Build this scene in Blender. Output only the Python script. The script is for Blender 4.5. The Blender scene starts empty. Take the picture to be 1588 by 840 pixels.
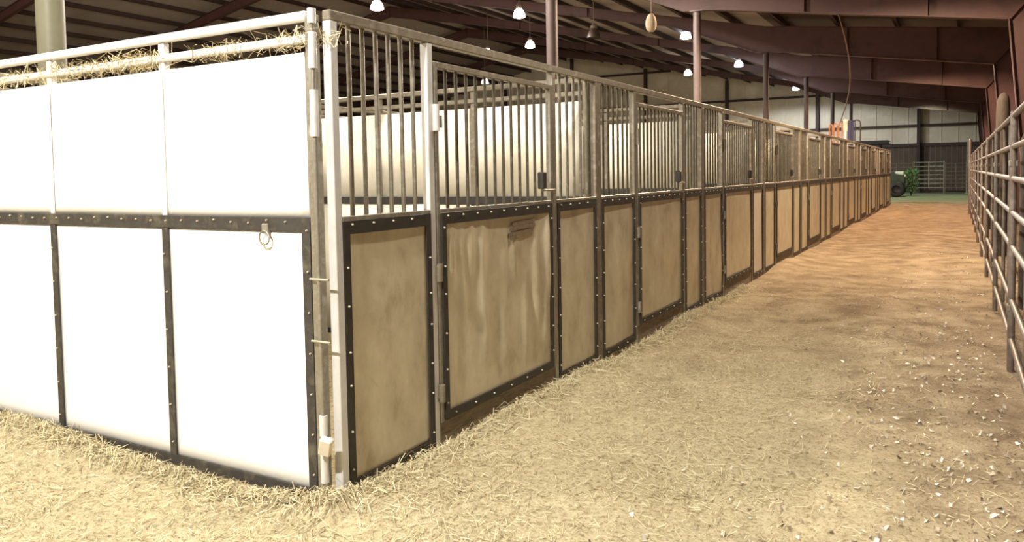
import bpy, math, random
import numpy as np
from mathutils import Vector, Matrix
random.seed(7); rng = np.random.default_rng(7)
S = bpy.context.scene
COL = S.collection

# ------------------------------------------------------------------ camera
YAW, PITCH, ROLL, FPX = 0.521, 0.051, -0.017, 1207.0
CAM = Vector((2.586, -2.806, 1.601))
fw = Vector((-math.sin(YAW)*math.cos(PITCH), math.cos(YAW)*math.cos(PITCH), -math.sin(PITCH)))
rt0 = Vector((math.cos(YAW), math.sin(YAW), 0)); up0 = rt0.cross(fw)
rt = math.cos(ROLL)*rt0 + math.sin(ROLL)*up0; up = -math.sin(ROLL)*rt0 + math.cos(ROLL)*up0
cd = bpy.data.cameras.new('camera'); cam = bpy.data.objects.new('camera', cd); COL.objects.link(cam)
cd.sensor_width = 36.0; cd.lens = FPX/1588*36; cd.shift_y = -86.8/1588; cd.clip_end = 300; cd.clip_start = 0.05
M = Matrix((rt, up, -fw)).transposed().to_4x4(); M.translation = CAM
cam.matrix_world = M
S.camera = cam

# ------------------------------------------------------------------ world, exposure
w = bpy.data.worlds.new('world'); S.world = w; w.use_nodes = True
w.node_tree.nodes['Background'].inputs[0].default_value = (0.9, 0.85, 0.8, 1)
w.node_tree.nodes['Background'].inputs[1].default_value = 0.05
vs = S.view_settings
vs.view_transform = 'Standard'; vs.look = 'None'; vs.gamma = 1.0; vs.use_curve_mapping = False
vs.exposure = 1.15

# lamp table: x, y, z(bottom of refractor), watts, colour, kind ('open' glows all round, 'shade' shines down, 'off')
NEUTRAL = (1.0, 0.90, 0.76); WARM = (1.0, 0.66, 0.43); COOL = (0.86, 0.93, 1.0); GREEN = (0.78, 1.0, 0.72)
LAMPS = [
    (0.4, -4.4, 5.4, 1400, (1.0, 0.95, 0.87), 'shade', 'high bay lamp over the near end of the aisle, before the stalls'),
    (1.2, 1.6, 5.4, 230, (1.0, 0.95, 0.84), 'shade', 'high bay lamp over the aisle beside the first stall'),
    (1.1, 11.7, 5.35, 1000, (1.0, 0.78, 0.54), 'shade', 'high bay lamp over the aisle between the two nearest rafters'),
    (1.1, 19.3, 5.6, 760, WARM, 'shade', 'high bay lamp over the aisle behind the nearest full rafter'),
    (1.1, 26.9, 5.45, 760, WARM, 'shade', 'high bay lamp over the aisle behind the second rafter'),
    (1.1, 34.0, 5.45, 640, WARM, 'shade', 'high bay lamp over the aisle behind the third rafter'),
    (1.0, 44.5, 5.45, 230, GREEN, 'shade', 'greenish high bay lamp over the far pen by the tractor'),
    (-13.8, 17.2, 7.0, 420, NEUTRAL, 'bell', 'glowing bell lamp cut by the top edge above the barred corner panel'),
    (-10.6, 20.9, 7.0, 420, NEUTRAL, 'bell', 'large glowing bell lamp left of the round column behind the first gate'),
    (-13.8, 27.6, 7.16, 420, NEUTRAL, 'bell', 'round glowing lamp just above the top rail over the first gate'),
    (-16.9, 29.1, 7.29, 420, NEUTRAL, 'bell', 'glowing lamp half hidden behind the top rail of the first stall'),
    (-21.9, 36.9, 7.04, 420, NEUTRAL, 'bell', 'glowing lamp seen through the bars of the first gate'),
    (-6.9, 27.9, 6.9, 420, COOL, 'bell', 'tilted glowing lamp beside the slim mauve column'),
    (-10.6, 40.2, 7.0, 420, NEUTRAL, 'bell', 'small glowing lamp low beside the slim mauve column'),
    (-6.9, 36.5, 6.75, 420, COOL, 'bell', 'bluish white glowing lamp right of the slim mauve column'),
    (-6.3, 48.6, 6.6, 420, COOL, 'bell', 'farthest glowing lamp against the cream end wall'),
    (-5.5, -3.6, 6.4, 720, (1.0, 0.95, 0.86), 'bell', 'unseen added lamp over the ground before the white end wall'),  # added out of view to brighten the end wall and left floor
    (-6.2, 11.3, 6.5, 1300, NEUTRAL, 'bell', 'unseen added lamp beside the stalls, level with the fourth stall'),  # added out of view to light the partitions behind the bars
    (-6.8, 3.7, 6.6, 1300, NEUTRAL, 'open', 'unseen added lamp beside the stalls, level with the first stall'),  # unseen, put in to brighten the near partitions and roof deck
    (-17.5, 5.0, 8.0, 900, NEUTRAL, 'open', 'unseen added lamp over the arena left of the stalls'),  # unseen, put in to brighten the roof deck at upper left
    (-25.0, 5.6, 8.6, 500, NEUTRAL, 'open', 'unseen added lamp over the far side of the arena'),  # added lamp, kept out of view
]

# ------------------------------------------------------------------ materials
def mat(name, base, rough=0.6, metal=0.0, var=None, scale=6.0, bump=0.0, bscale=40.0, detail=6, stretch=(1,1,1), emit=None, island=False, spec=0.5):
    m = bpy.data.materials.new(name); m.use_nodes = True
    nt = m.node_tree; N = nt.nodes; L = nt.links; b = N['Principled BSDF']
    b.inputs['Base Color'].default_value = (*base, 1); b.inputs['Roughness'].default_value = rough
    b.inputs['Metallic'].default_value = metal; b.inputs['Specular IOR Level'].default_value = spec
    if var or bump:
        tc = N.new('ShaderNodeTexCoord'); mp = N.new('ShaderNodeMapping'); mp.inputs['Scale'].default_value = stretch
        oi = N.new('ShaderNodeObjectInfo'); ad = N.new('ShaderNodeVectorMath'); ad.operation = 'ADD'
        sc = N.new('ShaderNodeVectorMath'); sc.operation = 'SCALE'; sc.inputs[0].default_value = (31, 17, 23)
        L.new(oi.outputs['Random'], sc.inputs['Scale'])
        L.new(tc.outputs['Object'], ad.inputs[0]); L.new(sc.outputs[0], ad.inputs[1]); L.new(ad.outputs[0], mp.inputs['Vector'])
    if var:
        cols = [base] + list(var)
        n = N.new('ShaderNodeTexNoise'); n.inputs['Scale'].default_value = scale; n.inputs['Detail'].default_value = detail; n.inputs['Roughness'].default_value = 0.65
        L.new(mp.outputs[0], n.inputs['Vector'])
        r = N.new('ShaderNodeValToRGB'); e = r.color_ramp.elements
        while len(e) < len(cols): e.new(0.5)
        for i, c in enumerate(cols):
            e[i].position = 0.33 + 0.36*i/max(1, len(cols)-1); e[i].color = (*c, 1)
        if island:
            g = N.new('ShaderNodeNewGeometry'); L.new(g.outputs['Random Per Island'], r.inputs[0])
            for i in range(len(cols)): e[i].position = i/max(1, len(cols)-1)
        else: L.new(n.outputs['Fac'], r.inputs[0])
        L.new(r.outputs[0], b.inputs['Base Color'])
    if bump:
        n2 = N.new('ShaderNodeTexNoise'); n2.inputs['Scale'].default_value = bscale; n2.inputs['Detail'].default_value = 5
        L.new(mp.outputs[0], n2.inputs['Vector'])
        bp = N.new('ShaderNodeBump'); bp.inputs['Strength'].default_value = bump; bp.inputs['Distance'].default_value = 0.02
        L.new(n2.outputs['Fac'], bp.inputs['Height']); L.new(bp.outputs[0], b.inputs['Normal'])
    if emit:
        b.inputs['Emission Color'].default_value = (*emit[0], 1); b.inputs['Emission Strength'].default_value = emit[1]
    return m

MT = {
 'white': mat('white_board', (0.86,0.86,0.84), 0.45, var=[(0.82,0.81,0.77)], scale=1.5),
 'cream': mat('cream_board', (0.80,0.76,0.64), 0.5, var=[(0.70,0.65,0.52),(0.84,0.81,0.71)], scale=1.6),
 'beige': mat('beige_board', (0.41,0.345,0.22), 0.33, var=[(0.53,0.46,0.315),(0.58,0.515,0.36),(0.67,0.60,0.44)], scale=4.2, detail=10, stretch=(1,1.3,.8), bump=.06, bscale=9),
 'beige_pale': mat('pale_board', (0.62,0.55,0.44), 0.42, var=[(0.72,0.66,0.55)], scale=2.0),
 'stain': mat('tape_residue', (0.13,0.085,0.05), 0.8, var=[(0.26,0.19,0.12)], scale=30),
 'black': mat('black_strip', (0.014,0.012,0.010), 0.55, var=[(0.035,0.028,0.02)], scale=14),
 'lit_black': mat('lit_black_strip', (0.05,0.047,0.04), 0.6, var=[(0.035,0.03,0.026),(0.11,0.095,0.065)], scale=9),  # black strip greyed by the bright light on the end wall, put into the colour
 'galv': mat('galvanised_steel', (0.36,0.34,0.29), 0.42, 0.55, var=[(0.27,0.245,0.19),(0.47,0.45,0.40)], scale=9),
 'galv_dark': mat('dusty_steel', (0.26,0.23,0.175), 0.5, 0.3, var=[(0.18,0.15,0.105),(0.36,0.32,0.25)], scale=9),
 'bar_steel': mat('bar_steel', (0.15,0.13,0.095), 0.45, 0.35, var=[(0.10,0.085,0.06),(0.21,0.185,0.14)], scale=9),
 'galv_white': mat('bright_steel', (0.74,0.74,0.73), 0.38, 0.2, var=[(0.6,0.59,0.56)], scale=7),
 'bolt': mat('bolt_steel', (0.45,0.40,0.30), 0.45, 0.4),
 'sill': mat('weathered_plank', (0.17,0.135,0.095), 0.85, var=[(0.27,0.22,0.16),(0.11,0.085,0.06)], scale=5, stretch=(6,1,6), bump=.3, bscale=12),
 'redox': mat('red_oxide_steel', (0.066,0.027,0.023), 0.6, var=[(0.082,0.034,0.029),(0.05,0.021,0.018)], scale=1.2),
 'purlin': mat('brown_purlin', (0.04,0.023,0.019), 0.65, var=[(0.055,0.032,0.027)], scale=1.5),
 'column': mat('pipe_column', (0.15,0.105,0.10), 0.5, var=[(0.12,0.082,0.075)], scale=4),
 'column_g': mat('olive_column', (0.17,0.16,0.10), 0.5, var=[(0.13,0.12,0.075)], scale=4),
 'deck_shaded': mat('shaded_roof_deck', (0.06,0.038,0.033), 0.7),  # lean-to deck over the aisle, its lack of light put into the colour
 'deck': mat('roof_deck', (0.36,0.32,0.295), 0.7, var=[(0.30,0.265,0.24)], scale=0.8),
 'wallcream': mat('cream_cladding', (0.72,0.66,0.52), 0.6, var=[(0.62,0.55,0.42),(0.76,0.71,0.59)], scale=0.5),
 'walldark': mat('dark_wainscot', (0.085,0.06,0.045), 0.8, var=[(0.12,0.085,0.06)], scale=2),
 'girt': mat('dark_girt', (0.05,0.03,0.025), 0.7),
 'maroon': mat('maroon_cladding', (0.05,0.019,0.016), 0.7, var=[(0.036,0.014,0.012)], scale=0.8),
 'fence': mat('fence_pipe', (0.19,0.155,0.13), 0.45, 0.3, var=[(0.13,0.10,0.08),(0.26,0.225,0.195)], scale=6),
 'timber': mat('timber_post', (0.055,0.038,0.026), 0.85, var=[(0.07,0.05,0.035),(0.04,0.028,0.019)], scale=4, stretch=(5,5,.6), bump=.4, bscale=14),
 'hay': mat('hay', (0.49,0.41,0.225), 0.8, var=[(0.64,0.56,0.345),(0.31,0.24,0.125),(0.74,0.67,0.45),(0.55,0.47,0.28)], island=True),
 'chip': mat('shavings', (0.72,0.64,0.50), 0.8, var=[(0.85,0.80,0.68),(0.16,0.11,0.07),(0.5,0.42,0.3)], island=True),
 'turf': mat('green_turf', (0.20,0.225,0.12), 0.95, var=[(0.27,0.28,0.16),(0.15,0.18,0.09)], scale=2.5, bump=.4, bscale=30),
 'cordpaint': mat('cable_sheath', (0.16,0.09,0.06), 0.6),
 'nest': mat('cream_paper', (0.62,0.50,0.36), 0.8, var=[(0.50,0.38,0.26)], scale=14, stretch=(1,1,4), bump=.3, bscale=20),
 'lamphouse': mat('lamp_housing', (0.20,0.17,0.15), 0.5, 0.3),
 'lampoff': mat('dark_shade', (0.06,0.04,0.03), 0.5),
 'tgreen': mat('tractor_green', (0.008,0.03,0.012), 0.35),
 'tpale': mat('tractor_pale', (0.55,0.66,0.50), 0.4),
 'tblack': mat('tractor_black', (0.012,0.012,0.012), 0.6),
 'yellow': mat('tractor_yellow', (0.65,0.5,0.05), 0.5),
 'glass_white': mat('headlight', (0.85,0.85,0.8), 0.2),
 'orange': mat('orange_pipe', (0.55,0.20,0.07), 0.5, var=[(0.42,0.16,0.07)], scale=8),
 'navy': mat('navy_cloth', (0.05,0.05,0.10), 0.8),
 'leaf': mat('green_leaf', (0.06,0.14,0.04), 0.7, var=[(0.10,0.20,0.06)], scale=8),
}

# ------------------------------------------------------------------ mesh helpers
class MB:
    def __init__(s): s.v = []; s.f = []; s.sm = []
    def add(s, vs_, fs, smooth=False):
        o = len(s.v); s.v += [tuple(p) for p in vs_]
        for f in fs: s.f.append(tuple(i+o for i in f)); s.sm.append(smooth)
        return s
    def box(s, x0, x1, y0, y1, z0, z1, b=0.0):
        if b <= 0:
            return s.add([(x0,y0,z0),(x1,y0,z0),(x1,y1,z0),(x0,y1,z0),(x0,y0,z1),(x1,y0,z1),(x1,y1,z1),(x0,y1,z1)],
              [(0,3,2,1),(4,5,6,7),(0,1,5,4),(1,2,6,5),(2,3,7,6),(3,0,4,7)])
        V = []
        for cx, sx in ((x0,1),(x1,-1)):
            for cy, sy in ((y0,1),(y1,-1)):
                for cz, sz in ((z0,1),(z1,-1)):
                    V += [(cx,cy+sy*b,cz+sz*b),(cx+sx*b,cy,cz+sz*b),(cx+sx*b,cy+sy*b,cz)]
        I = lambda i,j,k,a: ((i*2+j)*2+k)*3+a
        F = [(I(0,0,0,0),I(0,0,1,0),I(0,1,1,0),I(0,1,0,0)),(I(1,0,0,0),I(1,1,0,0),I(1,1,1,0),I(1,0,1,0)),
             (I(0,0,0,1),I(1,0,0,1),I(1,0,1,1),I(0,0,1,1)),(I(0,1,0,1),I(0,1,1,1),I(1,1,1,1),I(1,1,0,1)),
             (I(0,0,0,2),I(0,1,0,2),I(1,1,0,2),I(1,0,0,2)),(I(0,0,1,2),I(1,0,1,2),I(1,1,1,2),I(0,1,1,2))]
        for j in (0,1):
            for k in (0,1):
                F += [(I(0,j,k,1),I(0,j,k,2),I(1,j,k,2),I(1,j,k,1)),(I(j,0,k,0),I(j,0,k,2),I(j,1,k,2),I(j,1,k,0)),(I(j,k,0,0),I(j,k,0,1),I(j,k,1,1),I(j,k,1,0))]
        for i in (0,1):
            for j in (0,1):
                for k in (0,1): F.append((I(i,j,k,0),I(i,j,k,1),I(i,j,k,2)))
        return s.add(V, F)
    def tube(s, pts, r, n=10, caps=True):
        P = [Vector(p) for p in pts]; R = r if isinstance(r, (list,tuple)) else [r]*len(P); V = []; F = []
        t = (P[1]-P[0]).normalized(); a = t.orthogonal().normalized()
        for i, p in enumerate(P):
            t = (P[min(i+1,len(P)-1)]-P[max(i-1,0)]).normalized()
            a = (a - t*a.dot(t)).normalized(); b = t.cross(a)
            for k in range(n):
                q = 2*math.pi*k/n; V.append(p + (a*math.cos(q)+b*math.sin(q))*R[i])
        for i in range(len(P)-1):
            for k in range(n): F.append((i*n+k, i*n+(k+1)%n, (i+1)*n+(k+1)%n, (i+1)*n+k))
        s.add(V, F, True)
        if caps:
            s.add(V[:n], [tuple(range(n))[::-1]]); s.add(V[-n:], [tuple(range(n))])
        return s
    def lathe(s, prof, c=(0,0,0), n=20, axis='z'):
        V = []; F = []
        for r, h in prof:
            for k in range(n):
                q = 2*math.pi*k/n; x, y = r*math.cos(q), r*math.sin(q)
                p = (x,y,h) if axis == 'z' else ((h,x,y) if axis == 'x' else (y,h,x))
                V.append((p[0]+c[0],p[1]+c[1],p[2]+c[2]))
        for i in range(len(prof)-1):
            for k in range(n): F.append((i*n+k, i*n+(k+1)%n, (i+1)*n+(k+1)%n, (i+1)*n+k))
        return s.add(V, F, True)
    def prism(s, poly, y0, y1):            # poly in xz
        n = len(poly); V = [(x,y0,z) for x,z in poly]+[(x,y1,z) for x,z in poly]
        F = [tuple(range(n)), tuple(range(2*n-1,n-1,-1))]+[(i,i+n,(i+1)%n+n,(i+1)%n) for i in range(n)]
        return s.add(V, F)
    def mesh(s, name, m):
        me = bpy.data.meshes.new(name); me.from_pydata(s.v, [], s.f); me.materials.append(m)
        me.polygons.foreach_set('use_smooth', s.sm); me.update()
        return me
    def build(s, name, m, parent=None, loc=(0,0,0), rot=(0,0,0)):
        return link(name, s.mesh(name, MT[m] if isinstance(m, str) else m), parent, loc, rot)
def link(name, me, parent=None, loc=(0,0,0), rot=(0,0,0)):
    o = bpy.data.objects.new(name, me); COL.objects.link(o); o.parent = parent; o.location = loc; o.rotation_euler = rot
    return o
CACHE = {}
def cbox(name, dx, dy, dz, m, parent=None, loc=(0,0,0), b=0.0, rot=(0,0,0)):   # box centred in x,y, base at z
    key = ('b', round(dx,4), round(dy,4), round(dz,4), m, round(b,4))
    if key not in CACHE: CACHE[key] = MB().box(-dx/2,dx/2,-dy/2,dy/2,0,dz,b).mesh(name, MT[m])
    return link(name, CACHE[key], parent, loc, rot)
def cpipe(name, r, l, m, parent=None, loc=(0,0,0), rot=(0,0,0), n=10):           # pipe along z from the origin
    key = ('p', round(r,4), round(l,4), m, n)
    if key not in CACHE: CACHE[key] = MB().tube([(0,0,0),(0,0,l)], r, n).mesh(name, MT[m])
    return link(name, CACHE[key], parent, loc, rot)
def empty(name, loc=(0,0,0), rz=0):
    o = bpy.data.objects.new(name, None); o.empty_display_size = .2; COL.objects.link(o); o.location = loc; o.rotation_euler = (0,0,rz); return o
def tag(o, label, cat, group=None):
    o['label'] = label; o['category'] = cat; o['kind'] = 'thing'
    if group: o['group'] = group
    return o
def struct(o): o['kind'] = 'structure'; return o
def stuff(o): o['kind'] = 'stuff'; return o
ORD = ['first','second','third','fourth','fifth','sixth','seventh','eighth','ninth','tenth','eleventh','twelfth']
PX = math.pi/2

# ------------------------------------------------------------------ dimensions of the place
H = 2.40; MID = 1.40; DEEP = 3.30
EDGE = [0.0, 3.16, 6.20, 9.50] + [9.50+3.22*i for i in range(1, 9)]      # stall boundaries along the row
NST = len(EDGE)-1
SPLIT = [(0.833,2.323),(0.88,2.29),(0.92,2.49)] + [(0.88,2.40)]*(NST-3)
ROWEND = EDGE[-1]
XR, XRIDGE = 4.4, -24.0; XL = 2*XRIDGE-XR
YB0, YB1 = -14.9, 53.7
FR_Y = [0.3+7.6*i for i in range(-2, 7)]
XLEAN = -2.8                      # the aisle lean-to meets the steeper arena roof on this column line
def roofz(x):
    x = x if x > XRIDGE else 2*XRIDGE-x
    return 5.6+0.112*(XR-x) if x > XLEAN else 5.6+0.112*(XR-XLEAN)+0.215*(XLEAN-x)

# ------------------------------------------------------------------ floor
def ground(x, y):
    x = np.asarray(x, float); y = np.asarray(y, float)
    h = 0.018*np.sin(x*1.9+y*.7)+0.014*np.sin(x*3.7-y*2.3+1)+0.010*np.sin(y*5.1+x*4.3)
    h += 0.05*np.exp(-((x-0.12)/0.28)**2)*np.clip((np.sin(y*1.3)+1.2)/2,0,1)*(y>-0.2)*(y<ROWEND)
    h += 0.05*np.exp(-((y+0.14)/0.25)**2)*(x<0.1)*np.clip((np.sin(x*2.1+1)+1.1)/2,0,1)
    return h
def axis(a, b, dense, d0, d1):
    p = [a]
    while p[-1] < b:
        d = 0 if dense[0] <= p[-1] <= dense[1] else min(abs(p[-1]-dense[0]), abs(p[-1]-dense[1]))
        p.append(p[-1] + min(d1, d0+d*0.12))
    p[-1] = b; return np.array(p)
gx = axis(XL, XR, (-3.4, 3.4), 0.05, 2.5); gy = axis(YB0, YB1, (-2.4, 6), 0.05, 2.5)
GX, GY = np.meshgrid(gx, gy); GZ = ground(GX, GY)
near = (GX > -3.6) & (GX < 3.6) & (GY > -2.6) & (GY < 8)
GZ = GZ + np.where(near, rng.normal(0, .006, GX.shape), 0)
nx, ny = len(gx), len(gy)
idx = np.arange(nx*ny).reshape(ny, nx)
F = np.stack([idx[:-1,:-1], idx[:-1,1:], idx[1:,1:], idx[1:,:-1]], -1).reshape(-1,4)
def floor_mat():
    m = bpy.data.materials.new('dirt_floor'); m.use_nodes = True
    nt = m.node_tree; N = nt.nodes; L = nt.links; b = N['Principled BSDF']; b.inputs['Roughness'].default_value = .95; b.inputs['Specular IOR Level'].default_value = .15
    tc = N.new('ShaderNodeTexCoord')
    def noise(s, det=6, rg=.65, vec=None):
        n = N.new('ShaderNodeTexNoise'); n.inputs['Scale'].default_value = s; n.inputs['Detail'].default_value = det; n.inputs['Roughness'].default_value = rg
        L.new(vec or tc.outputs['Object'], n.inputs['Vector']); return n
    def ramp(src, stops):
        r = N.new('ShaderNodeValToRGB'); e = r.color_ramp.elements
        while len(e) < len(stops): e.new(.5)
        for i,(p,c) in enumerate(stops): e[i].position = p; e[i].color = (*c,1)
        L.new(src, r.inputs[0]); return r
    def mth(op, a, b_=None, clamp=False):
        n = N.new('ShaderNodeMath'); n.operation = op; n.use_clamp = clamp
        for i, q in enumerate((a, b_)):
            if q is None: continue
            if isinstance(q, (int,float)): n.inputs[i].default_value = q
            else: L.new(q, n.inputs[i])
        return n.outputs[0]
    dirt = ramp(noise(2.2,8).outputs['Fac'], [(.3,(.16,.113,.067)),(.5,(.305,.23,.145)),(.68,(.42,.33,.215))])
    hay = ramp(noise(26,6,.75).outputs['Fac'], [(.30,(.22,.165,.09)),(.42,(.47,.395,.235)),(.62,(.59,.52,.335))])
    sep = N.new('ShaderNodeSeparateXYZ'); L.new(tc.outputs['Object'], sep.inputs[0])
    # hay litter lies thick round the corner and thins out to the right and up the aisle
    c = mth('SUBTRACT', 1.15, mth('MULTIPLY', mth('MAXIMUM', mth('SUBTRACT', sep.outputs['Y'], 1.0), 0.0), 0.16))
    c = mth('SUBTRACT', c, mth('MULTIPLY', mth('MAXIMUM', mth('SUBTRACT', sep.outputs['X'], 1.4), 0.0), 0.55))
    c = mth('ADD', c, mth('MULTIPLY', mth('SUBTRACT', noise(1.1,6).outputs['Fac'], .5), 1.6), True)
    mx = N.new('ShaderNodeMix'); mx.data_type = 'RGBA'; L.new(c, mx.inputs['Factor']); L.new(dirt.outputs[0], mx.inputs['A']); L.new(hay.outputs[0], mx.inputs['B'])
    spk = ramp(noise(60,3,.6).outputs['Fac'], [(.36,(.5,.45,.4)),(.46,(1,1,1))])
    mu = N.new('ShaderNodeMix'); mu.data_type = 'RGBA'; mu.blend_type = 'MULTIPLY'; mu.inputs['Factor'].default_value = .8
    L.new(mx.outputs['Result'], mu.inputs['A']); L.new(spk.outputs[0], mu.inputs['B'])
    L.new(mu.outputs['Result'], b.inputs['Base Color'])
    bp = N.new('ShaderNodeBump'); bp.inputs['Strength'].default_value = .7; bp.inputs['Distance'].default_value = .03
    L.new(noise(22,8,.7).outputs['Fac'], bp.inputs['Height']); L.new(bp.outputs[0], b.inputs['Normal'])
    return m
me = bpy.data.meshes.new('floor'); me.from_pydata(np.stack([GX,GY,GZ],-1).reshape(-1,3).tolist(), [], F.tolist())
me.materials.append(floor_mat()); me.polygons.foreach_set('use_smooth', [True]*len(F)); me.update()
fl = struct(link('floor', me)); fl['label'] = 'dirt aisle floor strewn with hay'

# ------------------------------------------------------------------ roof, purlins, frames
roof = struct(empty('ceiling', (0,0,0))); roof['label'] = 'pale roof deck on dark purlins'
for a, b_ in ((XR+.1, XLEAN), (XLEAN, XRIDGE), (XRIDGE, 2*XRIDGE-XLEAN), (2*XRIDGE-XLEAN, XL-.1)):
    q = MB(); za = roofz(a); zb = roofz(b_)
    q.add([(a,YB0,za),(b_,YB0,zb),(b_,YB1,zb),(a,YB1,za),(a,YB0,za+.06),(b_,YB0,zb+.06),(b_,YB1,zb+.06),(a,YB1,za+.06)],
          [(0,3,2,1),(4,5,6,7),(0,1,5,4),(1,2,6,5),(2,3,7,6),(3,0,4,7)])
    q.build('roof_deck', 'deck' if a not in (XR+.1, 2*XRIDGE-XLEAN) else 'deck_shaded', roof)
pm = MB().box(-.035,.035,YB0,YB1,-.2,0).box(-.035,.075,YB0,YB1,-.2,-.185).box(-.075,.035,YB0,YB1,-.012,0).mesh('purlin', MT['purlin'])
x = XR-.25
k = 0
while x > XL+.1:
    if abs(x-XRIDGE) > .2: link('purlin', pm, roof, (x, 0, roofz(x)-.003))
    x -= 1.6
BOT = [(3.42,4.5),(-2.4,5.37),(-3.1,5.41),(-3.9,5.75),(-5.9,6.55),(-12.5,7.95),(-17.8,9.05),(-24.0,10.2)]
mir = lambda P: [(2*XRIDGE-x_, z_) for x_, z_ in P]
def flange(poly, w_=.1, t=.016):
    q = MB()
    for (x0,z0),(x1,z1) in zip(poly[:-1], poly[1:]):
        q.add([(x0,-w_,z0),(x1,-w_,z1),(x1,w_,z1),(x0,w_,z0),(x0,-w_,z0-t),(x1,-w_,z1-t),(x1,w_,z1-t),(x0,w_,z0-t)],
              [(0,1,2,3),(7,6,5,4),(0,4,5,1),(3,2,6,7),(0,3,7,4),(1,5,6,2)])
    return q
web = MB().prism(BOT+[(XRIDGE,roofz(XRIDGE)-.21),(XLEAN,roofz(XLEAN)-.21),(4.2,roofz(4.2)-.21)], -.008,.008).mesh('rafter', MT['redox'])
webl = MB().prism(mir(BOT)[::-1]+[(2*XRIDGE-4.2,roofz(4.2)-.21),(2*XRIDGE-XLEAN,roofz(XLEAN)-.21),(XRIDGE,roofz(XRIDGE)-.21)], -.008,.008).mesh('rafter', MT['redox'])
fb = flange(BOT).mesh('bottom_flange', MT['redox']); fbl = flange(mir(BOT)).mesh('bottom_flange', MT['redox'])
TOPL = [(4.2,roofz(4.2)-.205),(XLEAN,roofz(XLEAN)-.205),(XRIDGE,roofz(XRIDGE)-.205)]
ft = flange(TOPL).mesh('top_flange', MT['redox']); ftl = flange(mir(TOPL)).mesh('top_flange', MT['redox'])
CP = [(3.42,4.5),(3.80,0.0),(4.2,0.0),(4.2,roofz(4.2)-.21)]
cw = MB().prism(CP, -.008,.008).mesh('column_web', MT['redox']); cwl = MB().prism(mir(CP)[::-1], -.008,.008).mesh('column_web', MT['redox'])
def vflange(x0,z0,x1,z1,t=.016,w_=.1):
    return MB().add([(x0,-w_,z0),(x0+t,-w_,z0),(x1+t,-w_,z1),(x1,-w_,z1),(x0,w_,z0),(x0+t,w_,z0),(x1+t,w_,z1),(x1,w_,z1)],
        [(0,3,2,1),(4,5,6,7),(0,1,5,4),(1,2,6,5),(2,3,7,6),(3,0,4,7)])
cf = vflange(3.80,0,3.404,4.5).mesh('inner_flange', MT['redox']); cfl = vflange(2*XRIDGE-3.80,0,2*XRIDGE-3.42,4.5).mesh('inner_flange', MT['redox'])
cfo = vflange(4.2,0,4.2,roofz(4.2)-.22).mesh('outer_flange', MT['redox'])
st = {}
FN = ['frame behind the viewer','frame beside the viewer','rafter over the near end of the stalls','rafter crossing the top left over the first stalls',
      'nearest rafter over the aisle, above the mauve column','second rafter over the aisle, dark','third rafter over the aisle, pinkish','fourth rafter over the aisle, greyish','last rafter before the end wall']
for i, y in enumerate(FR_Y):
    f = tag(empty('steel_roof_frame', (0,y,0)), 'red-brown tapered steel roof frame, '+FN[i], 'roof frame', 'rigid steel roof frames')
    for n_, me_ in (('rafter',web),('rafter',webl),('bottom_flange',fb),('bottom_flange',fbl),('top_flange',ft),('top_flange',ftl),('column_web',cw),('column_web',cwl),('inner_flange',cf),('inner_flange',cfl),('outer_flange',cfo)):
        link(n_, me_, f)
    for xs in (2.0, -0.4, -9.0, -16.0, -24.0):
        zb = np.interp(-xs, [-p[0] for p in BOT], [p[1] for p in BOT]); zt = roofz(xs)-.22
        cbox('stiffener', .016, .18, zt-zb, 'redox', f, (xs,0,zb))
    q = MB().prism([(3.42,4.5),(3.44,4.49),(4.19,roofz(4.2)-.25),(4.17,roofz(4.2)-.24)], -.09,.09).build('knee_stiffener', 'redox', f)

# round pipe columns under the frames
CN = ['stout olive round column rising behind the white end wall','round column rising behind the first gate post','slim mauve round column standing at the second stall',
      'dark slim column beside the bluish lamp','dark column second to the right of the bluish lamp','dark column third to the right of the bluish lamp','dark column farthest down the stall row, near the hanging cable']
for i, y in enumerate(FR_Y[2:]):
    if y > YB1-1: continue
    m_ = 'column_g' if i == 0 else 'column' if i < 3 else 'purlin'
    c = tag(empty('pipe_column', (-2.8,y,0)), CN[i], 'column', 'pipe columns inside the stall row')
    cpipe('shaft', .088, 5.36, m_, c, (0,0,.0), n=20)
    cbox('base_plate', .3,.3,.03, m_, c, (0,0,.05)); cbox('cap_plate', .3,.22,.025, m_, c, (0,0,5.365))

# ------------------------------------------------------------------ walls
wb = struct(empty('wall_back', (0,YB1,0)))
q = MB(); q.prism([(XL,3.05),(XR,3.05),(XR,roofz(XR)),(XLEAN,roofz(XLEAN)),(XRIDGE,roofz(XRIDGE)),(2*XRIDGE-XLEAN,roofz(XLEAN)),(XL,roofz(XL))], .05,.10); q.build('cladding', 'wallcream', wb)
cbox('wainscot', -8.6-XL, .04, 3.0, 'walldark', wb, ((XL-8.6)/2,.06,0))
for x0 in np.arange(-36, XR-.1, .94):
    xm = x0+.47; cbox('cladding_rib', .05,.03, roofz(x0)-3.1, 'wallcream', wb, (x0,.04,3.07))
for z, t in ((0.0,.18),(3.0,.2),(4.25,.16),(6.55,.15),(9.05,.15)):
    L_ = XR-XL if z < 5.5 else 2*abs(XRIDGE-(XLEAN-(z+.2-roofz(XLEAN))/.215))
    xc = (XR+XL)/2 if z < 5.5 else XRIDGE
    cbox('girt', L_, .12, t, 'girt', wb, (xc,-.06,z))
for x0 in np.arange(-8.6, XR-.3, .30): cbox('wainscot_board', .288, .04, 3.0, 'walldark', wb, (x0+.15,.06,0))
for x0 in [.35-6.1*j for j in range(9)]: cbox('wall_column', .2,.22, roofz(x0)-.25, 'girt', wb, (x0,-.2,0))
wr = struct(empty('wall_right', (XR,0,0)))
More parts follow.
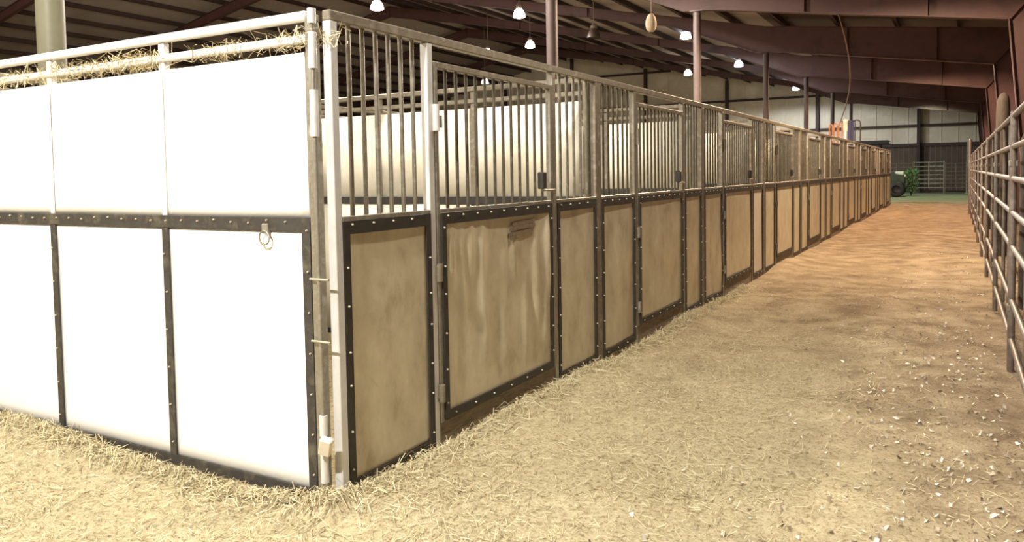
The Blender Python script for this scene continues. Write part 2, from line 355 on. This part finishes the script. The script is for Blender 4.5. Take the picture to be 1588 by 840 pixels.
cbox('cladding', .04, YB1-YB0, roofz(XR), 'maroon', wr, (.06,(YB0+YB1)/2,0))
rib = MB().box(-.02,.03,-.04,.04,0,5.6).mesh('cladding_rib', MT['maroon'])
for y in np.arange(YB0+.5, YB1, .9): link('cladding_rib', rib, wr, (.03,y,0))
for z in (1.1,2.3,3.5,4.7): cbox('girt', .12, YB1-YB0, .16, 'girt', wr, (-.07,(YB0+YB1)/2,z))
wl = struct(empty('wall_left', (XL,0,0)))
cbox('cladding', .04, YB1-YB0, roofz(XL), 'wallcream', wl, (-.06,(YB0+YB1)/2,0))
for z in (1.1,2.3,3.5,4.7): cbox('girt', .12, YB1-YB0, .16, 'girt', wl, (.07,(YB0+YB1)/2,z))
wf = struct(empty('wall_front', (0,YB0,0)))
MB().prism([(XL,0),(XR,0),(XR,roofz(XR)),(XLEAN,roofz(XLEAN)),(XRIDGE,roofz(XRIDGE)),(2*XRIDGE-XLEAN,roofz(XLEAN)),(XL,roofz(XL))], -.1,-.04).build('cladding', 'wallcream', wf)

# ------------------------------------------------------------------ stall parts
def bolts(parent, pts, axis='x', r=.006, m='bolt'):
    q = MB()
    for p in pts:
        q.lathe([(r,0),(r*.95,.006),(r*.5,.010),(0.0001,.011)] if axis == 'x' else [(r,0),(r*.95,-.006),(r*.5,-.010),(0.0001,-.011)], p, 7, 'x' if axis == 'x' else 'y')
    return stuff(q.build('bolts', m, parent))
def wavy(w_, h_, amp, seed, ny_=26, nz_=20, t=.012, ripples=0.0):
    """fill board in the yz plane: origin at lower corner, front face at x=0, gently buckled"""
    r = np.random.default_rng(seed); ys = np.linspace(0,w_,ny_); zs = np.linspace(0,h_,nz_)
    Y, Z = np.meshgrid(ys, zs); X = np.zeros_like(Y)
    for _ in range(5): X += amp*r.uniform(.3,1)*np.sin(Y*r.uniform(2,7)+Z*r.uniform(-2,2)+r.uniform(0,6))*np.sin(Z*r.uniform(1,3.5)+r.uniform(0,6))
    if ripples:
        for c, wd, z0, z1, a in [(.08,.03,.65,1.2,1),(.16,.02,.5,1.15,.6),(.24,.025,.7,1.2,.8),(.33,.03,.2,1.2,.9),(.62,.025,.6,1.15,.9),(.70,.02,.1,.7,.9),(.77,.02,.3,.8,-.8),(.83,.022,.3,1.1,.9),(.90,.02,.1,.7,.8),(.96,.025,.5,1.2,1),(.12,.03,.05,.6,-.7),(.5,.03,.05,.7,.5)]:
            X += ripples*a*np.exp(-((Y/w_-c-.012*np.sin(Z*5))/wd)**2)*np.clip((Z-z0)/.2,0,1)*np.clip((z1-Z)/.2,0,1)
    e = np.minimum(np.minimum(Y, w_-Y), np.minimum(Z, h_-Z))/.06; X = X*np.clip(e,0,1)
    q = MB(); V = np.stack([X,Y,Z],-1).reshape(-1,3); n = len(V); id_ = np.arange(n).reshape(nz_,ny_)
    Fr = np.stack([id_[:-1,:-1],id_[:-1,1:],id_[1:,1:],id_[1:,:-1]],-1).reshape(-1,4)
    B = V.copy(); B[:,0] -= t
    q.v = [tuple(p) for p in V.tolist()]+[tuple(p) for p in B.tolist()]
    q.f = [tuple(f) for f in Fr.tolist()]+[tuple(i+n for i in f[::-1]) for f in Fr.tolist()]; q.sm = [True]*len(q.f)
    ring = list(id_[0,:])+list(id_[1:,-1])+list(id_[-1,-2::-1])+list(id_[-2:0:-1,0])
    for a_, b_ in zip(ring, ring[1:]+ring[:1]): q.f.append((int(a_),int(a_)+n,int(b_)+n,int(b_))); q.sm.append(False)
    return q
SEED = [11]
def infill(parent, y0, y1, z0, z1, m, detail, ripples=0, xf=-.012):
    """board with black edge strips on its four sides"""
    SEED[0] += 1
    if detail: wavy(y1-y0, z1-z0, .0035, SEED[0], 60 if ripples else 26, 44 if ripples else 20, ripples=ripples).build('panel_board', m, parent, (xf,y0,z0))
    else: cbox('panel_board', .012, y1-y0, z1-z0, m, parent, (xf-.006,(y0+y1)/2,z0))
    s_ = .045; t = .010; xc = xf+t/2+.004
    cbox('edge_strip', t, s_, z1-z0, 'black', parent, (xc,y0+s_/2,z0)); cbox('edge_strip', t, s_, z1-z0, 'black', parent, (xc,y1-s_/2,z0))
    cbox('edge_strip', t, y1-y0-2*s_, .065, 'black', parent, (xc,(y0+y1)/2,z1-.065)); cbox('edge_strip', t, y1-y0-2*s_, .05, 'black', parent, (xc,(y0+y1)/2,z0))
    if detail:
        pts = [(xc+t/2,y,z+random.uniform(-.03,.03)) for y in (y0+.02,y1-.02) for z in np.arange(z0+.12,z1-.05,.2)]
        pts += [(xc+t/2,y,z1-.018) for y in np.arange(y0+.06,y1-.03,.16)] + [(xc+t/2,y,z0+.025) for y in np.arange(y0+.1,y1-.05,.22)]
        bolts(parent, pts)

def bars(parent, y0, y1, z0, z1, n, r=.0105, m='bar_steel', x=-.03):
    for i in range(n):
        cpipe('bar', r, z1-z0, m, parent, (x, y0+(y1-y0)*(i+1)/(n+1), z0), n=8)

for k in range(NST):
    y0 = EDGE[k]; W_ = EDGE[k+1]-y0; a, b_ = SPLIT[k]; dt = k < 3
    o = ORD[k]
    m = 'beige'
    T = tag(empty('stall_frontage', (0,y0,0)), f'{o} barred stall front from the near corner, beige boards beside its gate', 'stall front', 'barred stall fronts along the aisle')
    pw = .052
    # posts: near post, two gate posts, far post
    for yy, mm in ((pw/2+.002, 'galv_white' if k == 0 else 'galv_dark'), (a-.03,'galv_white' if k == 0 else 'galv'), (b_+.03,'galv'), (W_-pw/2-.004,'galv_dark')):  # first stall's paler posts carry a white highlight in the steel colour
        cbox('post', .05, pw, H-.05, mm, T, (-.027,yy,.0), .004)
    cbox('top_rail', .052, W_-.006, .05, 'galv_dark', T, (-.027,W_/2,H-.05), .005)
    n1 = 6; n2 = 5
    for ya, yb, nb, mm in ((pw+.004, a-.03-pw/2, n1, m), (b_+.03+pw/2, W_-pw-.006, n2, 'beige_pale' if k == 2 else m)):
        infill(T, ya, yb, .05, MID-.01, mm, dt)
        cbox('mid_rail', .05, yb-ya, .022, 'galv', T, (-.025,(ya+yb)/2,MID-.008), .003)
        cbox('bottom_rail', .045, yb-ya, .05, 'galv_dark', T, (-.03,(ya+yb)/2,.0))
        bars(T, ya, yb, MID+.014, H-.05, nb, .012 if k == 0 else .0105, 'galv' if k == 0 else 'bar_steel')
    # gate
    ga, gb = a+.004, b_-.004; gw = gb-ga
    G = tag(empty('stall_gate', (0,y0+ga,0)), (f'wrinkled beige gate with a brown tape mark, first gate from the near corner' if k == 0 else f'barred gate of the {o} stall from the near corner'), 'gate', 'stall gates along the aisle')
    GB, GT = .17, 2.255
    for yy in (.018, gw-.018): cbox('gate_stile', .04, .036, GT-GB, 'galv' if k < 2 else 'galv_dark', G, (-.02,yy,GB), .004)
    cbox('gate_top_rail', .04, gw-.072, .036, 'galv_dark', G, (-.02,gw/2,GT-.036), .004)
    cbox('gate_bottom_rail', .036, gw-.072, .04, 'galv_dark', G, (-.022,gw/2,GB), .003)
    cbox('gate_mid_rail', .044, gw-.072, .022, 'galv', G, (-.02,gw/2,MID-.008), .003)
    infill(G, .036, gw-.036, GB+.01, MID-.01, m, dt, .017 if k == 0 else 0, xf=-.004)
    bars(G, .03, gw-.03, MID+.014, GT-.036, 12, .0105, x=-.02)
    # latch box, bolt, hinges
    lt = cbox('latch', .05,.055,.12, 'black', G, (.012,gw-.20,MID+.10), .006)
    cpipe('latch_bolt', .008, .17, 'galv', lt, (.0,.02,-.01), (-PX,0,0))
    for zz in (1.86, .30, 1.0):
        hg = cpipe('hinge', .02, .15 if zz > 1.5 else .1, 'galv_white' if k == 0 and zz > 1.5 else 'galv_dark', G, (.012,-.004,zz), n=12)
        cbox('hinge_plate', .008,.07,.07, 'galv', hg, (-.008,.03,.02))
    if k == 0:
        q = MB()
        for j, (s0,s1,z_) in enumerate(((.04,.35,.035),(.0,.36,.005),(.0,.33,-.03),(.0,.10,-.055))):
            q.box(0,.003, s0,s1, z_-.012, z_+.012)
        tr = q.build('tape_residue', 'stain', G, (.0015, .82, 1.235), (math.radians(2),0,0)); tr['label'] = 'dark brown torn tape strips'
    # plank under the gate
    sp = MB().box(-.05,-.012, 0, gw, 0, .20, .006).build('sill_plank', 'sill', None, (0.0,y0+ga,-.03), (math.radians(random.uniform(-.4,.4)),0,0))
    tag(sp, f'weathered plank on the ground under the {o} stall gate', 'plank', 'planks under the stall gates')

# partitions across the row; the first is the white end wall
def partition(k, y, cols, label, name='stall_partition', cat='partition', length=DEEP, rz=0, x0=-.07, detail=False, rows=3, group=None):
    T = tag(empty(name, (x0,y,0), rz), label, cat, group)
    board, rail = cols; sm_ = 'lit_black' if k == 0 else 'black'
    seg = (length-.05-.02)/rows
    # end posts
    cbox('post', .05, .05, H-.02, 'galv' if k == 0 else 'galv_dark', T, (-.025,0,0), .004)
    cbox('post', .05, .05, H-.02, rail, T, (-length+.025,0,0), .004)
    cbox('top_rail', length-.1, .042, .045, rail, T, (-length/2,0,H-.045), .006)
    cbox('upper_rail', length-.1, .038, .04, rail, T, (-length/2,0,H-.15), .006)
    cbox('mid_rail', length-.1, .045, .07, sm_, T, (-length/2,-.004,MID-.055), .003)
    cbox('bottom_rail', length-.1, .04, .05, 'galv_dark', T, (-length/2,0,.01))
    for i in range(rows):
        xc = -.05-.01-seg*(i+.5); w_ = seg-.012
        # upper board
        wv = wavy(w_, 2.205-(MID+.015), .003 if detail else 0, 50+i, 20 if detail else 2, 14 if detail else 2)
        wv.build('upper_board', board, T, (xc-w_/2,-.012,MID+.015), (0,0,-PX)).location = (xc-w_/2, -.012, MID+.015)
        wv = wavy(w_, MID-.055-.045, .003 if detail else 0, 70+i, 20 if detail else 2, 14 if detail else 2)
        wv.build('lower_board', board, T, (xc-w_/2,-.012,.045), (0,0,-PX))
        if i:
            xs = -.06-seg*i
            cbox('upright', .045,.04, H-.045-(MID+.015), rail, T, (xs,.012,MID+.015), .004)
            cbox('upright', .045,.04, MID-.055-.05, rail, T, (xs,.012,.05), .004)
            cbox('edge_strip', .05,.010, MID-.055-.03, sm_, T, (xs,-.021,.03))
            if not detail: cbox('upper_batten', .05,.008, 2.205-MID-.015, rail, T, (xs,-.018,MID+.015))
            else:
                cbox('seam_batten', .035,.006, 2.205-MID-.015, board, T, (xs,-.018,MID+.015))
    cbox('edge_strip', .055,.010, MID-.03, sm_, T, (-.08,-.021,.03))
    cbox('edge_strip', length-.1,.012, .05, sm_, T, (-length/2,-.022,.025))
    if detail:
        pts = []
        for i in range(1,rows): pts += [(-.06-seg*i+random.uniform(-.012,.012),-.026,z) for z in np.arange(.15,1.3,.21)]
        pts += [(x_,-.0265,MID-.01+random.uniform(-.008,.008)) for x_ in np.arange(-length+.1,-.08,.13)]
        pts += [(-.07,-.026,z) for z in np.arange(.15,1.36,.2)]
        bolts(T, pts, 'y')
    return T
P0 = partition(0, -.02, ('white','galv_white'), 'bright white end wall of the stall row, facing left of the corner', 'stall_end_wall', 'wall panel', DEEP, detail=True)
for k in range(1, NST+1):
    lb = (f'cream board partition behind the {ORD[k-1]} stall, seen through its bars' if k < NST else 'partition closing the far end of the stall row')
    partition(k, EDGE[k]-.03 if k < NST else EDGE[k]+.03, ('cream','galv_dark'), lb, group='cream partitions between the stalls')
for k in range(NST):
    partition(k+1, EDGE[k]+.03, ('cream','galv_dark'), f'cream back panel of the {ORD[k]} stall from the near corner', 'stall_back_panel', 'partition',
              EDGE[k+1]-EDGE[k]-.06, -PX, -DEEP-.12, group='back panels of the stalls')
# corner fittings: pipe sleeves and chain ties that join end wall and stall front
cf_ = tag(empty('corner_hinge_pin', (-.062,-.055,0)), 'galvanised pin and sleeves joining white end wall to barred front', 'hinge pin')
cpipe('pin', .011, 2.26, 'galv', cf_, (0,0,.10), n=10)
for z, l in ((2.12,.17),(1.80,.22),(2.33,.07),(.13,.17),(.36,.1)): cpipe('sleeve', .020, l, 'galv_white', cf_, (0,0,z), n=12)
for z in (1.12,.82):
    cpipe('tie_bolt', .006, .12, 'bolt', cf_, (-.05,-.01,z), (0,PX,0))
wg = MB().box(-.03,.03,-.02,.02,0,.09,.006).build('wooden_wedge', 'hay', None, (-.03,-.085,.285), (.3,.25,.4)); wg.data.materials[0] = MT['beige_pale']
tag(wg, 'small pale wooden wedge jammed at the corner hinge', 'wedge')
rg = tag(empty('tie_ring', (-.42,-.055,1.36)), 'small metal tie ring hanging from the white end wall', 'ring')
q = MB(); q.tube([(.035*math.cos(t),-.004,-.05+.035*math.sin(t)) for t in np.linspace(0,2*math.pi,17)], .005, 6); q.build('ring', 'galv', rg)
cbox('clip', .045,.02,.05,'galv',rg,(0,.008,-.03),.004)

# ------------------------------------------------------------------ pipe fence on the right
FX = 2.95
RAILS = [1.99,1.755,1.51,1.25,.99,.58,.28]
y = -1.75; i = 0
NF = 10
for i in range(NF):
    T = tag(empty('pipe_fence_panel', (FX,-1.75+3*i,0)), f'brown steel pipe fence panel right of the aisle, {ORD[i]} counted from the viewer', 'fence panel', 'pipe fence panels along the aisle')
    for z in RAILS: cpipe('rail', .021, 2.92, 'fence', T, (0,.04,z), (-PX,0,0), n=10)
    for yy in (.04,2.96): cpipe('upright', .024, 2.0, 'fence', T, (0,yy,.02), n=10)
    for yy in (1.02,1.98): cpipe('upright', .017, 1.72, 'fence', T, (.03,yy,.27), n=8)
    for zz in (.5,1.6):
        cbox('clamp', .06,.1,.05,'galv_dark',T,(0,2.99,zz),.006)
for xx, yy, h_, r_, lb in ((2.93,28.35,2.55,.05,'pale steel end post at the far end of the pipe fence'),):
    p = tag(empty('fence_post', (xx,yy,0)), lb, 'post'); cpipe('shaft', r_, h_, 'fence', p, n=14); MB().lathe([(r_,0),(r_*.7,.03),(.001,.045)],(0,0,h_),14).build('cap','fence',p)
p = tag(empty('timber_post', (3.27,13.7,0)), 'tall weathered timber post with rounded top behind the pipe fence', 'post')
MB().tube([(0,0,-.1),(0,0,2.6),(0,0,2.78),(0.01,0,2.88),(.02,0,2.92)], [.115,.11,.10,.07,.02], 14).build('post','timber',p)
for xx, yy, lb in ((3.27,7.6,'dark timber post nearest the right edge behind the fence'),(3.27,20.5,'dark timber post behind the far half of the fence')):
    p = tag(empty('timber_post', (xx,yy,0)), lb, 'post'); MB().tube([(0,0,-.1),(0,0,1.9),(0,0,1.96)], [.09,.085,.06], 12).build('post','timber',p)
# spare corral gates stored behind the fence
for yy, rz, lb in ((5.6,0.03,'pipe gate stored behind the fence at the right edge'),(9.2,-.02,'pipe gate stored behind the fence near the timber post')):
    T = tag(empty('pipe_gate', (3.42,yy,0), rz), lb, 'gate', 'spare gates behind the fence')
    for z in (.15,.4,.65,.9,1.2,1.5,1.75): cpipe('rail', .018, 2.6, 'fence', T, (0,0,z), (-PX,0,0), n=8)
    for q_ in (0,1.3,2.6): cpipe('upright', .02, 1.75, 'fence', T, (0,q_,.02), n=8)

# ------------------------------------------------------------------ far end: turf, gates, tractor
gt = MB(); ys = np.linspace(37.2,53.4,12); xs = np.linspace(-6,3.3,12)
top = [(x_, y_ + (.35*math.sin(x_*1.1) if y_ < 37.3 else 0), .05+.02*math.sin(x_*2+y_)) for y_ in ys for x_ in xs]
n = 12; gt.add(top, [(j*n+i_, j*n+i_+1, (j+1)*n+i_+1, (j+1)*n+i_) for j in range(n-1) for i_ in range(n-1)], True)
gt.add([(p[0],p[1],-.05) for p in top[:n]]+top[:n], [(i_, i_+1, n+i_+1, n+i_) for i_ in range(n-1)])
tg = struct(gt.build('trim_1', 'turf')); tg['label'] = 'green turf strip at the far end of the aisle'
for j, (x0, x1, lb, hh) in enumerate(((.22,1.83,'pale seven-rail pipe gate at the far end of the aisle',2.0),(1.9,3.0,'dim pipe gate at the far right beside the fence end',1.9),(-1.6,.14,'dim pipe gate at the far end behind the tractor',1.95))):
    T = tag(empty('far_pipe_gate', (x0,51,0)), lb, 'gate', 'pipe gates at the far end')
    for z in np.linspace(.42,hh-.04,7): cpipe('rail', .03, x1-x0, 'galv' if j == 0 else 'fence', T, (0,0,z), (0,PX,0), n=8)
    for xx in (0,(x1-x0)*.5,x1-x0): cpipe('upright', .035, hh if xx != (x1-x0)*.5 else hh-.4, 'galv' if j == 0 else 'fence', T, (xx,0,.04 if xx != (x1-x0)*.5 else .4), n=8)
p = tag(empty('gate_post', (3.04,50.9,0)), 'thin tall pole beside the far right gate', 'post'); cpipe('shaft', .05, 3.2, 'galv', p, n=10); cbox('foot', .2,.2,.08,'galv',p,(0,0,.02))

T = tag(empty('tractor', (-1.35,45.2,.05)), 'green tractor with dark canopy parked past the end of the stalls', 'tractor')
hd = MB().prism([(.35,.75),(1.35,.75),(1.38,.95),(1.30,1.18),(.9,1.30),(.35,1.34)], -.33,.33).build('hood','tgreen',T)
MB().box(1.36,1.41,-.26,.26,.72,1.08,.01).build('grille','tblack',T)
for s_ in (-.2,.2): MB().lathe([(.001,.02),(.07,.01),(.085,-.04)],(1.40,s_,1.15),12,'x').build('headlight','glass_white',T)
MB().box(.9,1.34,-.32,.32,1.19,1.40,.05).build('hood_scoop','tpale',T)
MB().box(-.9,1.3,-.22,.22,.45,.78,.02).build('chassis','tblack',T)
MB().box(1.38,1.52,-.4,.4,.45,.62,.02).build('front_weight','tblack',T)
def wheel(x_, y_, r_, w_):
    t_ = MB().lathe([(r_*.55,-w_/2),(r_*.9,-w_/2),(r_,-w_*.35),(r_,w_*.35),(r_*.9,w_/2),(r_*.55,w_/2)],(0,0,0),22,'y').build('tyre','tblack',T,(x_,y_,r_))
    MB().lathe([(.001,w_*.3),(r_*.2,w_*.3),(r_*.5,w_*.1),(r_*.56,w_*.5),(r_*.56,-w_*.5),(r_*.5,-w_*.1),(.001,-w_*.2)],(0,0,0),18,'y').build('rim','tblack',t_)
for s_ in (-1,1):
    wheel(1.0,s_*.62,.42,.28); wheel(-.55,s_*.72,.68,.4)
    MB().prism([(-1.15,.95),(-1.0,1.38),(-.5,1.48),(0.05,1.2),(0.0,1.15),(-.5,1.42),(-.96,1.32),(-1.1,.92)], s_*.72-.2,s_*.72+.2).build('fender','tgreen',T)
    MB().tube([(-1.05,s_*.5,.8),(-1.05,s_*.5,2.92)],.04,8).build('canopy_post','tblack',T)
    MB().tube([(.25,s_*.5,1.2),(.15,s_*.5,2.92)],.03,8).build('canopy_post','tblack',T)
MB().box(-1.45,.62,-.75,.75,2.90,3.12,.03).build('canopy','tblack',T)
MB().box(.62,.68,-.66,-.54,2.92,3.02,.01).build('work_light','glass_white',T)
MB().box(-.85,-.35,-.28,.28,1.0,1.12,.03).box(-.95,-.83,-.28,.28,1.1,1.55,.03).build('seat','tblack',T)
MB().tube([(.2,0,1.2),(0,0,1.55)],.025,8).tube([(.0+.07*math.cos(t),.19*math.sin(t),1.56+.17*math.cos(t)) for t in np.linspace(0,2*math.pi,15)],.016,6).build('steering_wheel','tblack',T)
# leafy shrub by the tractor
T = tag(empty('shrub', (.28,46.4,.05)), 'dark green leafy shrub beside the tractor', 'shrub')
q = MB()
for _ in range(420):
    a_ = random.uniform(0,6.28); h_ = random.uniform(.25,1.55); r_ = random.uniform(.05,.42)*(1.1-.35*abs(h_-.8))
    c_ = Vector((r_*math.cos(a_), r_*math.sin(a_), h_)); d1 = Vector((random.gauss(0,1),random.gauss(0,1),random.gauss(0,1))).normalized(); d2 = d1.orthogonal().normalized()
    q.add([c_-d1*.09, c_+d2*.03, c_+d1*.09, c_-d2*.03],[(0,1,2,3)])
stuff(q.build('foliage','leaf',T)); q = MB()
for a_ in (0,1.3,2.6,3.9,5.2): q.tube([(0,0,0),(.15*math.cos(a_),.15*math.sin(a_),.7),(.25*math.cos(a_),.25*math.sin(a_),1.2)],[.025,.018,.008],6)
q.build('stems','timber',T)

# hoops and cloth standing above the stall tops
def hoop(name, x_, m_, lb, top_, wd=.10, y_=24.0):
    T = tag(empty(name, (x_,y_,0)), lb, 'pipe', 'upright pipes behind the stall fronts')
    P = [(0,0,.02),(0,0,top_-.1)]+[(wd/2-wd/2*math.cos(t),0,top_-.1+.1*math.sin(t)) for t in np.linspace(.3,math.pi-.3,7)]+[(wd,0,top_-.1),(wd,0,.02)]
    MB().tube(P,.02,8).build('hoop',m_,T)
hoop('pipe_hoop', -1.02,'orange','leftmost orange-brown pipe hoop poking above the stall top',3.05)
hoop('pipe_hoop', -.88,'orange','middle orange-brown pipe hoop poking above the stall top',3.08)
hoop('pipe_hoop', -.74,'orange','orange-brown pipe hoop next to the cream blanket',3.10)
hoop('pipe_hoop', -.34,'girt','dark pipe hoop poking above the stall top, right of the blanket',3.16,.22,24.15)
T = tag(empty('hanging_blanket', (-.62,24.05,0)), 'cream, white and navy horse blanket hung high behind the stall fronts', 'blanket')
def drape(x0,x1,z0,z1,m_,nm,ph):
    n_=14; V=[]; Fq=[]
    for j in range(6):
        for i_ in range(n_):
            t=i_/(n_-1); V.append((x0+(x1-x0)*t, .025*math.sin(t*9+ph)*(1-.15*j), z1-(z1-z0)*j/5-.05*abs(t-.5)*(j==0)))
    for j in range(5):
        for i_ in range(n_-1): Fq.append((j*n_+i_,j*n_+i_+1,(j+1)*n_+i_+1,(j+1)*n_+i_))
    o_=MB().add(V,Fq,True).build(nm,m_,T); s_=o_.modifiers.new('t','SOLIDIFY'); s_.thickness=.02
drape(0,.14,2.8,3.2,'cream','cream_fold',0); drape(.05,.10,2.2,2.85,'white','white_fold',1); drape(.14,.32,2.1,3.14,'navy','navy_fold',2)
cpipe('hanging_rod', .015, .42, 'girt', T, (-.05,.03,3.14), (0,PX,0))
for q_ in (-.03,.35): cpipe('rod_post', .015, 3.14, 'girt', T, (q_,.03,.02))

# cable from the rafter down to the stall tops
T = tag(empty('cable', (0,0,0)), 'thin brown cable looping from the rafter down to the stall tops', 'cable')
A = Vector((.30,15.45,4.96)); B = Vector((-.68,23.9,3.1))
P = []
for t in np.linspace(0,1,26):
    p = A.lerp(B,t); P.append((p.x+.36*math.sin(math.pi*t)*(1-.6*t), p.y, p.z-.25*math.sin(math.pi*t)))
MB().tube(P,.014,6).build('cable_run','cordpaint',T)
# egg-shaped hanging thing
NX, NY, NZ = -1.5, 8.67, 3.88
T = tag(empty('hanging_nest', (NX,NY,NZ)), 'cream egg-shaped pendant hanging on a cord under the rafters', 'pendant')
MB().lathe([(.001,-.14),(.04,-.132),(.07,-.095),(.084,-.035),(.08,.03),(.062,.09),(.04,.125),(.02,.14),(.001,.142)],(0,0,0),18).build('body','nest',T)
MB().tube([(0,0,.13),(.012,0,.6),(0,0,roofz(NX)-.2-NZ)],.009,6).build('cord','cordpaint',T)
cbox('hook',.04,.04,.05,'lamphouse',T,(0,0,roofz(NX)-.25-NZ))

# ------------------------------------------------------------------ lamps
REFR = {}
def emat(c, st_):
    key = (c, st_)
    if key not in REFR:
        REFR[key] = mat('lit_refractor', (.9,.9,.9), .4, emit=(c, st_))
    return REFR[key]
def lamp(x, y, z, watts, col, kind, label):
    T = tag(empty('high_bay_lamp', (x,y,z)), label, 'lamp', 'high bay lamps under the roof')
    zr = roofz(x)-.02-z
    zs = min(.42, zr-.12)
    MB().lathe([(.06,.30),(.10,.31),(.11,.36),(.11,zs),(.06,zs+.05),(.02,zs+.07)],(0,0,0),18).build('housing','lamphouse',T)
    MB().tube([(0,0,zs+.03),(0,0,max(zr,zs+.06))],.015,8).build('stem','lamphouse',T)
    if kind in ('open','bell'):
        MB().lathe([(.001,.0),(.12,.005),(.205,.03),(.215,.06),(.19,.16),(.14,.26),(.07,.31)],(0,0,0),22).build('refractor', emat(col, 14.0), T)
    else:
        sh = MB().lathe([(.235,.0),(.225,.08),(.18,.2),(.10,.31)],(0,0,0),22).build('reflector', 'lamphouse' if kind != 'off' else 'lampoff', T)
        MB().lathe([(.001,.035),(.15,.04),(.17,.06),(.001,.07)],(0,0,0),18).build('bulb_lens', emat(col, 14.0) if kind != 'off' else MT['lampoff'], T)
    if kind == 'off': return
    if kind == 'open':
        ld = bpy.data.lights.new('lamp_light', 'POINT'); ld.shadow_soft_size = .2; zl = -.22
    else:
        ld = bpy.data.lights.new('lamp_light', 'SPOT'); ld.spot_size = math.radians((174 if y in (11.7, 26.9) else 150) if kind == 'shade' else 176); ld.spot_blend = .2; ld.shadow_soft_size = .15; zl = -.05 if kind == 'shade' else -.25
    ld.energy = watts; ld.color = col
    lo = bpy.data.objects.new('lamp_light', ld); COL.objects.link(lo); lo.parent = T; lo.location = (0,0,zl)
for l in LAMPS: lamp(*l)
lamp(-20.0, 11.5, 7.35, 0, NEUTRAL, 'off', 'unlit dark dome lamp above the white end wall')
lamp(-8.3, 22.0, 6.25, 0, NEUTRAL, 'off', 'unlit dark lamp left of the egg-shaped pendant')

# ------------------------------------------------------------------ hay, shavings
def strands(n, sampler, lmin, lmax, wmin, wmax, zf, name, m_, lift=.03, parent=None):
    V = np.zeros((n,3,2,3)); 
    P = sampler(n); ang = rng.uniform(0,2*np.pi,n); L_ = rng.uniform(lmin,lmax,n); wd = rng.uniform(wmin,wmax,n)
    bend = rng.normal(0,.35,n)
    for j, t in enumerate((-.5,0,.5)):
        a_ = ang + bend*t*2
        cx = P[:,0]+np.cos(a_)*L_*t; cy = P[:,1]+np.sin(a_)*L_*t
        cz = zf(cx,cy)+np.abs(rng.normal(.004,lift*.35,n))*(1 if t else 1.3)+.004
        nx_ = -np.sin(a_)*wd; ny_ = np.cos(a_)*wd; tilt = rng.uniform(-1,1,n)*wd
        V[:,j,0] = np.stack([cx+nx_,cy+ny_,cz+tilt],-1); V[:,j,1] = np.stack([cx-nx_,cy-ny_,cz-tilt],-1)
    base = np.arange(n)[:,None]*6
    Fs = np.concatenate([base+np.array([[0,1,3,2]]), base+np.array([[2,3,5,4]])],0)
    me_ = bpy.data.meshes.new(name); me_.from_pydata(V.reshape(-1,3).tolist(), [], Fs.tolist()); me_.materials.append(MT[m_]); me_.update()
    return stuff(link(name, me_, parent))
def s_near(n):
    out = []
    while len(out) < n:
        x_, y_ = rng.uniform(-3.4,3.0), rng.uniform(-2.4,9)
        if x_ < .03 and y_ > -.06: continue
        p_ = math.exp(-max(0,y_-.8)/2.6)*math.exp(-max(0,x_-1.2)/1.1)
        p_ *= .12+.88*(.5+.5*math.sin(x_*2.7+1.3*math.sin(y_*2.1))*math.sin(y_*2.9+x_))
        if rng.random() < p_: out.append((x_,y_))
    return np.array(out)
h = strands(20000, s_near, .015,.11, .0008,.0018, ground, 'hay_litter', 'hay')
h['label'] = 'loose hay scattered over the dirt round the stall corner'; h['category'] = 'hay'
def s_edge(n):
    k_ = n//2
    a_ = np.stack([rng.uniform(-3.3,.1,k_), -.07-np.abs(rng.normal(0,.09,k_))],-1)
    b2 = np.stack([.03+np.abs(rng.normal(0,.10,n-k_)), rng.uniform(-.1,8,n-k_)],-1)
    return np.concatenate([a_,b2])
h = strands(5000, s_edge, .03,.14, .001,.0024, lambda x_,y_: ground(x_,y_)+.01, 'hay_drift', 'hay', .05)
h['label'] = 'drift of hay piled along the foot of the stall panels'; h['category'] = 'hay'
# wisps caught on the rails of the end wall and first front
def s_rail(n):
    c_ = rng.choice([-.1,-.25,-.75,-1.35,-1.5,-1.75,-2.1,-2.5,-2.8], n); return np.stack([c_+rng.normal(0,.12,n), -.01+rng.normal(0,.03,n)],-1)
h = strands(550, s_rail, .05,.2, .0012,.0026, lambda x_,y_: np.full_like(x_,2.265)+rng.uniform(-.07,.03,len(x_)), 'hay_wisps', 'hay', .06)
h['label'] = 'hay wisps caught on the top rails of the white end wall'; h['category'] = 'hay'
def s_chip(n):
    out = []
    while len(out) < n:
        x_, y_ = rng.uniform(1.2,2.9), rng.uniform(-1.2,14)
        if rng.random() < math.exp(-max(0,2.6-x_)/.5)*math.exp(-max(0,y_-.5)/4): out.append((x_,y_))
    return np.array(out)
h = strands(950, s_chip, .012,.04, .003,.010, ground, 'wood_shavings', 'chip', .02)
h['label'] = 'pale shavings and dark crumbs littering the right side of the aisle'; h['category'] = 'shavings'
